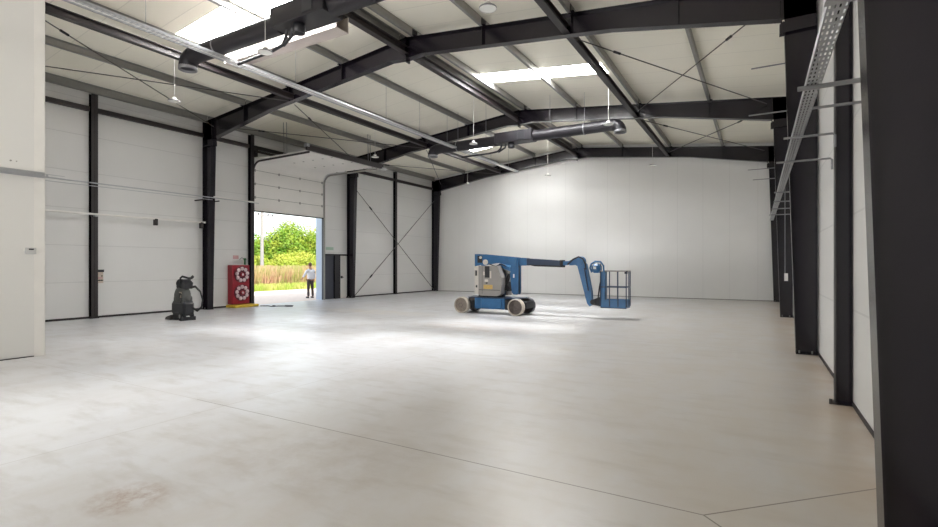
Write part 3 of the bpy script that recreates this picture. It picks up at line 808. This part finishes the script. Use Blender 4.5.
# turntable covers
m = MB().prism([(-8.179,.65),(-8.094,.61),(-7.474,.61),(-7.354,.68),(-7.319,1.0),(-7.319,1.22),(-7.474,1.62),(-8.179,1.62)], 'y', LY0+.04, LY0+.34)
cv = m.build('side_cover', M['greybody'], t)
MB().box(-8.165,-7.368, LY0+.035, LY0+.041, .80, .815).build('cover_seam', M['black'], cv)
MB().box(-8.038,-8.031, LY0+.033, LY0+.041, .66, 1.6).build('cover_seam', M['black'], cv)
MB().box(-7.925,-7.756, LY0+.02, LY0+.04, 1.22, 1.60).build('control_box', M['blackg'], cv)
MB().box(-7.996,-7.939, LY0+.03, LY0+.04, 1.30, 1.42).box(-7.742,-7.692, LY0+.03, LY0+.04, 1.2, 1.44).build('decal', M['lightbody'], cv)
MB().box(-7.939,-7.812, LY0+.03, LY0+.04, 1.08, 1.16).build('white_decal', M['lightbody'], cv)
MB().box(-7.896,-7.827, LY0+.025, LY0+.04, 1.02, 1.06).build('latch', M['black'], cv)
MB().box(-7.981,-7.643, LY0+.03, LY0+.04, .84, .98).build('warning_decal', M['orange'], cv)
m = MB().prism([(-8.179,.61),(-7.333,.61),(-7.333,1.2),(-7.474,1.6),(-8.179,1.6)], 'y', LY1-.34, LY1-.04)
m.build('far_cover', M['greybody'], t)
m = MB().prism([(-8.402,LY0+.16),(-8.186,LY0+.04),(-8.186,LY1-.04),(-8.402,LY1-.16)], 'z', .66, 1.60)
cw = m.build('counterweight', M['lightbody'], t)
MB().cyl((-8.260, LY0+.085, .92), 'y', .045, .03, 14).box(-8.321,-8.260, LY0+.07, LY0+.12, 1.28, 1.46).build('counterweight_hole', M['black'], cw)
MB().bbox(-8.094,-7.389, LY0+.36, LY1-.36, .62, 1.35, .02).build('inner_frame', M['bluedark'], t)
# upper linkage
m = MB()
for y in (LYc-.26, LYc+.20):
    m.prism([(-8.481,1.60),(-8.481,2.02),(-8.295,2.02),(-6.993,1.90),(-6.928,1.88),(-6.928,1.62),(-7.133,1.62),(-7.551,1.72),(-7.923,1.70),(-8.155,1.66)], 'y', y, y+.06)
ln = m.build('upper_arm', M['blue'], t)
MB().box(-8.369,-8.183, LYc-.27, LYc-.26, 1.72, 1.96).build('arm_opening', M['black'], ln)
MB().cyl((-8.053, LYc-.28, 1.74), 'y', .09, .05, 16).cyl((-8.239, LYc-.28, 1.90), 'y', .045, .05, 12).build('pivot_pin', M['lightbody'], ln)
m = MB()
for y in (LYc-.20, LYc+.0):
    m.prism([(-7.10,.74),(-7.04,.66),(-6.90,.66),(-6.87,.75),(-6.87,1.86),(-7.12,1.80),(-7.16,1.3)], 'y', y, y+.06)
up = m.build('riser', M['blue'], t)
MB().box(-7.05,-7.0, LYc-.206, LYc-.20, 1.22, 1.34).build('white_decal', M['whitem'], up)
MB().box(-6.92,-6.89, LYc-.14, LYc+.0, .72, 1.80).build('riser_back', M['bluedark'], up)
m = MB().prism([(-7.830,1.50),(-7.737,1.62),(-7.179,.86),(-7.272,.76)], 'y', LYc-.18, LYc+.18); m.build('lower_link', M['black'], t)
m = MB().prism([(-7.644,1.62),(-7.551,1.70),(-7.160,1.56),(-7.179,1.44)], 'y', LYc-.2, LYc+.14); m.build('middle_link', M['blue'], t)
MB().tube([(-7.505,LYc-.15,.74),(-7.216,LYc-.15,1.34)], .045, 10).tube([(-7.365,LYc-.15,.80),(-7.040,LYc-.15,1.7)], .03, 8).build('lift_cylinder', M['black'], t)
MB().tube([(-7.923,LYc-.3,1.68),(-7.644,LYc-.3,1.60),(-7.458,LYc-.28,1.68),(-7.272,LYc-.28,1.60)], .018, 6).build('hydraulic_hose', M['black'], t)
# telescopic boom
m = MB().prism([(-6.95,1.89),(-6.60,1.875),(-6.60,1.625),(-6.95,1.62)], 'y', LYc-.13, LYc+.13); m.build('boom_collar', M['blue'], t)
m = MB().prism([(-6.62,1.865),(-5.42,1.785),(-5.42,1.60),(-6.62,1.64)], 'y', LYc-.11, LYc+.11); bmn = m.build('main_boom', M['bluedark'], t)
m = MB().prism([(-6.62,1.66),(-5.42,1.62),(-5.42,1.575),(-6.3,1.60)], 'y', LYc-.14, LYc-.02); m.build('cable_track', M['black'], bmn)
m = MB().prism([(-5.44,1.76),(-5.12,1.77),(-5.12,1.66),(-5.44,1.62)], 'y', LYc-.08, LYc+.08); m.build('inner_boom', M['blue'], bmn)
MB().box(-5.46,-5.36, LYc-.12, LYc+.12, 1.57, 1.80).build('boom_end_collar', M['black'], bmn)
# knuckle and jib
m = MB().cyl((-4.83, LYc, 1.76), 'y', .155, .26, 24).prism([(-5.15,1.78),(-4.85,1.90),(-4.78,1.66),(-5.15,1.63)], 'y', LYc-.09, LYc+.09)
kn = m.build('jib_knuckle', M['blue'], t)
MB().tube([(-5.2,LYc-.12,1.66),(-5.02,LYc-.13,1.82),(-4.84,LYc-.13,1.90),(-4.70,LYc-.13,1.84),(-4.62,LYc-.13,1.66),(-4.60,LYc-.13,1.5)], .024, 8).build('jib_hose', M['black'], kn)
m = MB().prism([(-4.90,1.66),(-4.74,1.80),(-4.62,1.66),(-4.45,.82),(-4.43,.42),(-4.50,.36),(-4.58,.45)], 'y', LYc-.1, LYc+.1); jb = m.build('jib', M['blue'], t)
MB().tube([(-4.66,LYc-.13,1.55),(-4.53,LYc-.13,.85)], .022, 8).build('jib_cylinder', M['bluedark'], jb)
MB().cyl((-4.40, LYc, .50), 'y', .08, .24, 16).prism([(-4.46,.42),(-4.40,.58),(-4.20,.66),(-4.08,.48),(-4.18,.38)], 'y', LYc-.08, LYc+.08).build('platform_rotator', M['black'], t)
MB().tube([(-4.26,LYc-.05,.55),(-4.20,LYc-.05,1.0),(-4.12,LYc-.05,1.35)], .022, 8).build('platform_hose', M['black'], t)
# platform basket (its own parts)
bx0, bx1, by0, by1 = -4.12, -3.36, 15.05, 15.58
MB().bbox(bx0, bx1, by0, by1, .345, .38, .008).build('platform_floor', M['bluedark'], t)
m = MB().box(bx0,bx1,by0,by0+.015,.36,.60).box(bx0,bx1,by1-.015,by1,.36,.60).box(bx0,bx0+.015,by0,by1,.36,.60).box(bx1-.015,bx1,by0,by1,.36,.60)
m.build('toe_board', M['blue'], t)
MB().bbox(bx0-.02, bx0+.12, LYc-.2, LYc+.05, .38, 1.45, .01).build('mounting_post', M['blue'], t)
def rail(z, m, nm='guard_rail', r=.019):
    p = [(bx0,by0,z),(bx1,by0,z),(bx1,by1,z),(bx0,by1,z),(bx0,by0,z)]
    mm = MB()
    for a, b in zip(p, p[1:]): mm.tube([a,b], r, 8)
    mm.build(nm, M[m], t)
rail(1.46, 'greybody'); rail(.98, 'bluedark', 'mid_rail', .016)
for x, y in [(bx0,by0),(bx1,by0),(bx0,by1),(bx1,by1),(bx0+.27,by0),(bx0+.52,by0),(bx0+.38,by1),(bx1,LYc+.1)]:
    MB().tube([(x,y,.40),(x,y,1.46)], .016, 8).build('rail_post', M['bluedark'], t)
MB().bbox(bx1-.05, bx1+.03, by0-.01, by0+.07, 1.38, 1.47, .01).build('gate_latch', M['black'], t)
pc = MB().bbox(-4.40, -4.14, 15.0, 15.35, 1.40, 1.68, .07).build('platform_controls', M['blue'], t)
MB().tube([(-4.36,14.98,1.42),(-4.42,14.98,1.55),(-4.38,14.98,1.68),(-4.26,14.98,1.75),(-4.10,14.98,1.74),(-4.01,14.98,1.62),(-4.00,14.98,1.40)], .028, 8).build('guard_hoop', M['blue'], pc)
MB().cyl((-4.20,15.05,1.64),'z',.012,.10,8).cyl((-4.14,15.15,1.64),'z',.012,.10,8).build('joystick', M['black'], pc)
MB().box(-4.32,-4.24,14.985,15.0,1.52,1.60).build('label_plate', M['whitem'], pc)

# ------------------------------------------------------------------ person in the doorway
def skin(name, verts, edges, radii, mat, parent, root=0, sub=2):
    off = Vector(parent['_o'])
    me = bpy.data.meshes.new(name)
    me.from_pydata([tuple(Vector(v)) for v in verts], edges, [])
    o = bpy.data.objects.new(name, me); COL.objects.link(o); o.parent = parent
    md = o.modifiers.new('Skin', 'SKIN'); md.use_smooth_shade = True
    for i, r in enumerate(radii):
        rr = r if isinstance(r, tuple) else (r, r)
        me.skin_vertices[0].data[i].radius = rr
        me.skin_vertices[0].data[i].use_root = (i == root)
    s2 = o.modifiers.new('Sub', 'SUBSURF'); s2.levels = sub; s2.render_levels = sub
    me.materials.append(mat)
    return o
px_, py_ = -19.5, 17.72
per = thing('person', 'person in white shirt and dark trousers standing in the open doorway, seen from behind', 'person', (px_, py_, -.02))
per.rotation_euler = (0, 0, math.radians(-8))
# local frame: +x faces the hall, -x away; left/right along y
V = [(0,0,.93),(0,0,1.08),(0,0,1.28),(0,0,1.42),(0,0,1.50),(-.02,0,1.60),(-.02,0,1.70),
     (0,-.17,1.40),(-.03,-.30,1.17),(.02,-.44,1.02),(.04,-.50,.97),
     (0,.17,1.40),(.02,.24,1.14),(-.06,.25,.92),(-.07,.25,.86),
     (0,-.09,.86),(0,-.11,.50),(.02,-.12,.09),(-.10,-.13,.035),
     (0,.09,.86),(0,.12,.50),(.02,.14,.09),(-.10,.15,.035)]
Ed = [(0,1),(1,2),(2,3),(3,4),(4,5),(5,6),(3,7),(7,8),(8,9),(9,10),(3,11),(11,12),(12,13),(13,14),(0,15),(15,16),(16,17),(17,18),(0,19),(19,20),(20,21),(21,22)]
Rd = [(.14,.10),(.135,.095),(.15,.10),(.10,.08),.055,(.080,.095),(.065,.08),.055,.042,.030,.035,.055,.042,.030,.035,.08,.055,.038,.035,.08,.055,.038,.035]
skin('body', V, Ed, Rd, M['skin'], per)
for (hx_, hy_, hz_, dy_) in ((.04,-.50,.97,-1), (-.07,.25,.86,.15)):
    for k in range(4):
        ang = (k-1.5)*.018
        dirv = Vector((0, dy_, -.6)).normalized()
        a = Vector((hx_+ang, hy_, hz_)); L = (.075,.085,.08,.065)[k]
        m = MB().tube([a, a+dirv*L*.6, a+dirv*L+Vector((.0,0,-.012))], .009, 6, radii=[.010,.009,.007]); m.v = [tuple(Vector(v)+Vector(per['_o'])) for v in m.v]
        m.build('finger', M['skin'], per)
    a = Vector((hx_+.03, hy_, hz_)); m = MB().tube([a, a+Vector((.035,dy_*.03,-.02)), a+Vector((.045,dy_*.05,-.045))], .01, 6, radii=[.011,.01,.008])
    m.v = [tuple(Vector(v)+Vector(per['_o'])) for v in m.v]; m.build('thumb', M['skin'], per)
sv = [(0,0,.90),(0,0,1.08),(0,0,1.28),(0,0,1.41),(0,0,1.47),(0,-.18,1.395),(-.03,-.305,1.165),(.015,-.43,1.03),(0,.18,1.395),(.02,.25,1.14),(-.05,.255,.94)]
se = [(0,1),(1,2),(2,3),(3,4),(3,5),(5,6),(6,7),(3,8),(8,9),(9,10)]
skin('shirt', sv, se, [(.19,.165),(.175,.15),(.195,.15),(.12,.10),.062,.075,.06,.048,.075,.06,.048], M['shirt'], per)
tv = [(0,0,.96),(0,-.09,.86),(0,-.11,.50),(.02,-.12,.07),(0,.09,.86),(0,.12,.50),(.02,.14,.07)]
skin('trousers', tv, [(0,1),(1,2),(2,3),(0,4),(4,5),(5,6)], [(.15,.11),.098,.075,.058,.098,.075,.058], M['trousers'], per)
m = MB().blob((px_-.015, py_, 1.655-.02+.03), .100, .088, .105); m.build('hair', M['hair'], per)
m = MB().blob((px_-.125, py_, 1.61), .02, .015, .025).blob((px_-.08, py_-.085, 1.61), .02, .012, .03).blob((px_-.08, py_+.085, 1.61), .02, .012, .03); m.build('face_details', M['skin'], per)
m = MB()
for s in (-.125, .145): m.blob((px_-.05, py_+s, .035-.02), .14, .05, .05)
m.build('shoes', M['black'], per)

# ------------------------------------------------------------------ outside
struct('ground_yard', MB().box(-27, XL-.1, -6, 60, -.12, -.02), M['gravel'])
struct('ground_field', MB().box(-120, -27, -40, 110, -.14, -.01), M['turf'])
struct('ground_rear', MB().box(-40, 30, -60, YR-.16, -.12, -.02), M['gravel'])
def leaves(mb, c, r, n, size, shell=.55, flat=1.):
    for _ in range(n):
        while True:
            p = Vector((random.uniform(-1,1), random.uniform(-1,1), random.uniform(-1,1)))
            if shell < p.length < 1: break
        q = Vector((c[0]+p.x*r[0], c[1]+p.y*r[1], c[2]+p.z*r[2]))
        if q.z < .03: continue
        nrm = (p + Vector((random.uniform(-.8,.8), random.uniform(-.8,.8), random.uniform(-.4,1)))).normalized()
        a = nrm.orthogonal().normalized(); a = Matrix.Rotation(random.uniform(0,6.28), 3, nrm) @ a; b = nrm.cross(a)
        s1 = size*random.uniform(.6,1.3); s2 = s1*.55
        mb.quad(q-a*s1, q-b*s2, q+a*s1, q+b*s2)
def rawbuild(mb, name, mat, parent=None):
    off = Vector(parent['_o']) if parent is not None else Vector((0,0,0))
    me = bpy.data.meshes.new(name); me.from_pydata([tuple(Vector(v)-off) for v in mb.v], [], mb.f); me.update()
    me.materials.append(mat); o = bpy.data.objects.new(name, me); COL.objects.link(o)
    if parent is not None: o.parent = parent
    return o
def bush(x, y, r, h, mat, label, n=2600, size=.16, name='bush', grp=None):
    t = thing(name, label, 'bush', (x,y,0), grp)
    m = MB()
    for k in range(5):
        a = random.uniform(0,6.28); rr = random.uniform(0,.45)*r
        leaves(m, (x+math.cos(a)*rr, y+math.sin(a)*rr, h*random.uniform(.40,.66)), (r*.62,r*.62,h*.36), n//5, size, .4)
    leaves(m, (x, y, h*.3), (r,r,h*.34), n//2, size, .5)
    rawbuild(m, 'foliage', mat, t)
    m = MB()
    for k in range(4):
        a = k*1.57+.3; m.tube([(x,y,0),(x+math.cos(a)*r*.3,y+math.sin(a)*r*.3,h*.4),(x+math.cos(a)*r*.5,y+math.sin(a)*r*.5,h*.7)], .05, 6, radii=[.09,.05,.02])
    m.build('stems', M['bark'], t)
tall = [(-42.5,28.6,2.4,5.0),(-43.0,31.6,2.3,4.7),(-42.0,34.2,2.4,5.7),(-43.0,36.6,2.4,6.3),(-42.0,39.0,2.5,6.0),(-43.5,42.0,2.6,5.8)]
pos = ['far left of the doorway view','second from left in the doorway view','third from left in the doorway view','tallest, near the middle of the doorway view','behind the person, right of the tallest','farthest right in the doorway view']
for (x,y,r,h), p in zip(tall, pos): bush(x,y,r*1.12,h*1.04,M['leaf'],'tall green bush in the back row, %s' % p, 6500, .125, 'tall_bush', 'tall bushes beyond the doorway')
low = [(-39.0,26.2,1.9,2.9),(-38.5,28.8,1.9,2.6),(-38.0,31.2,2.0,2.9),(-38.5,33.8,2.1,3.0),(-38.0,36.4,2.0,2.6)]
pos = ['leftmost, beside the utility pole','just right of the utility pole','in the middle','left of the person','right of the person']
for (x,y,r,h), p in zip(low, pos): bush(x,y,r,h,M['leafy'],'yellow green bush in the middle row, %s' % p, 4500, .095, 'low_bush', 'yellow green bushes beyond the doorway')
def blades(x0,x1,y0,y1,h,n,mat,name,label,w=.02):
    m = MB()
    for _ in range(n):
        x, y = random.uniform(x0,x1), random.uniform(y0,y1); hh = h*random.uniform(.5,1.1); a = random.uniform(0,6.28)
        dx, dy = math.cos(a)*w, math.sin(a)*w; lx, ly = random.uniform(-.3,.3)*hh, random.uniform(-.3,.3)*hh
        m.quad((x-dx,y-dy,-.01),(x+dx,y+dy,-.01),(x+lx+dx*.3,y+ly+dy*.3,hh),(x+lx-dx*.3,y+ly-dy*.3,hh))
    o = rawbuild(m, name, mat); tag(o, label, 'plants', None, 'stuff')
blades(-30.5,-27.0,17,36,.35,9000,M['grass'],'verge_grass','short green grass along the yard edge outside',.03)
blades(-35.5,-30.6,19,40,1.5,15000,M['weed'],'tall_weeds','tall pinkish dry weeds before the bushes outside',.035)
t = thing('utility_pole', 'pale concrete utility pole rising above the bushes at the left', 'pole', (-36, 27.5, 0))
MB().tube([(-36,27.5,0),(-36,27.5,6.6)], .2, 10, radii=[.17,.10]).build('shaft', M['concrete_pole'], t)
MB().box(-36.05,-35.95,27.1,28.6,5.75,5.83).build('crossarm', M['concrete_pole'], t)
for y in (27.15, 28.1, 28.55): MB().cyl((-36,y,5.9), 'z', .05, .14, 8).build('insulator', M['rod'], t)
for i, y in enumerate((27.15, 28.1)):
    tag(MB().tube([(-36,y,5.97),(-40,y+6,5.3),(-46,y+14,5.0)], .018, 5).build('power_line', M['rod']),
        ['power line leaving the left end of the pole crossarm','power line leaving the middle of the pole crossarm'][i], 'cable', 'overhead power lines')

# ------------------------------------------------------------------ light
FAN = (-60,-50,-40,-20,0,20,40,60); FANW = 24
w = bpy.data.worlds.new('World'); sc.world = w; w.use_nodes = True
nt = w.node_tree; bg = nt.nodes['Background']
sky = nt.nodes.new('ShaderNodeTexSky'); sky.sky_type = 'NISHITA'; sky.sun_disc = False
sky.sun_elevation = math.radians(52); sky.sun_rotation = math.radians(120); sky.air_density = 1.2; sky.dust_density = 3.0
haze = nt.nodes.new('ShaderNodeMix'); haze.data_type = 'RGBA'; haze.inputs[0].default_value = .55
nt.links.new(sky.outputs[0], haze.inputs[6]); haze.inputs[7].default_value = (9,9.6,10.5,1)
nt.links.new(haze.outputs[2], bg.inputs[0]); bg.inputs[1].default_value = .22
s = bpy.data.lights.new('Sun', 'SUN'); s.energy = 7.0; s.angle = math.radians(.6); s.color = (1,.95,.86)
so = bpy.data.objects.new('Sun', s); COL.objects.link(so)
so.rotation_euler = Vector((-.62, .30, -.80)).to_track_quat('-Z','Y').to_euler()
def area(name, loc, dirv, sx_, sy_, e, col=(1,1,1), spread=180):
    l = bpy.data.lights.new(name, 'AREA'); l.shape = 'RECTANGLE'; l.size = sx_; l.size_y = sy_; l.energy = e; l.color = col; l.spread = math.radians(spread)
    o = bpy.data.objects.new(name, l); COL.objects.link(o); o.location = loc
    o.rotation_euler = Vector(dirv).to_track_quat('-Z','Z').to_euler(); return o
area('rear_fill_light', ((RX0+RX1)/2, YR-.05, RZ/2), (0,1,.7), RX1-RX0, RZ, 420, (.97,.98,1), 130)  # added fill from behind the camera, aimed up to brighten the ceiling
import math as _m
for h in SKY:
    xc = (h[3]+h[4])/2; sgn = -1 if h[0] == 'L' else 1
    for th in FAN:
        r_ = math.radians(th)
        d = Vector((0, math.sin(r_), -math.cos(r_)))
        l = bpy.data.lights.new('skylight_daylight', 'AREA'); l.shape = 'RECTANGLE'; l.size = h[4]-h[3]-.05; l.size_y = .85; k_ = SKY.index(h); l.energy = FANW*{0:.55,1:1.25,2:.24}[k_]*({-60:3.6,-50:2.0,-40:1.7,-20:1.0}.get(th,.8) if k_ == 1 else {-50:0.}.get(th,1.) ); l.color = (.97,.985,1); l.spread = math.radians(24 if h[1] > 20 else 18)
        o = bpy.data.objects.new('skylight_daylight', l); COL.objects.link(o); o.location = (xc, (h[1]+h[2])/2, roofz(xc)+.30)
        z = -d; x = Vector((1,0,0)); y = z.cross(x)
        o.rotation_euler = Matrix((x,y,z)).transposed().to_euler()
area('doorway_daylight', (XL-.12, (DY0+DY1)/2, 1.92), (1,0,0), .01, .01, 0.0)
bpy.data.objects.remove(bpy.data.objects['doorway_daylight'])

# ------------------------------------------------------------------ camera and view
cam = bpy.data.cameras.new('Camera'); co = bpy.data.objects.new('Camera', cam); COL.objects.link(co)
co.location = (0, 0, 1.65); co.rotation_euler = (PI/2, 0, .525)
cam.sensor_width = 36; cam.lens = 36*498.7/938; cam.shift_y = 1.3/938; cam.clip_start = .02; cam.clip_end = 500
sc.camera = co
sc.view_settings.view_transform = 'Standard'; sc.view_settings.look = 'None'; sc.view_settings.gamma = 1; sc.view_settings.use_curve_mapping = False
sc.view_settings.exposure = 0.27
sc.cycles.use_denoising = True
sc.cycles.max_bounces = 10; sc.cycles.diffuse_bounces = 6; sc.cycles.glossy_bounces = 4
sc.cycles.sample_clamp_indirect = 6.0
for o in bpy.data.objects:
    if '_o' in o: del o['_o']
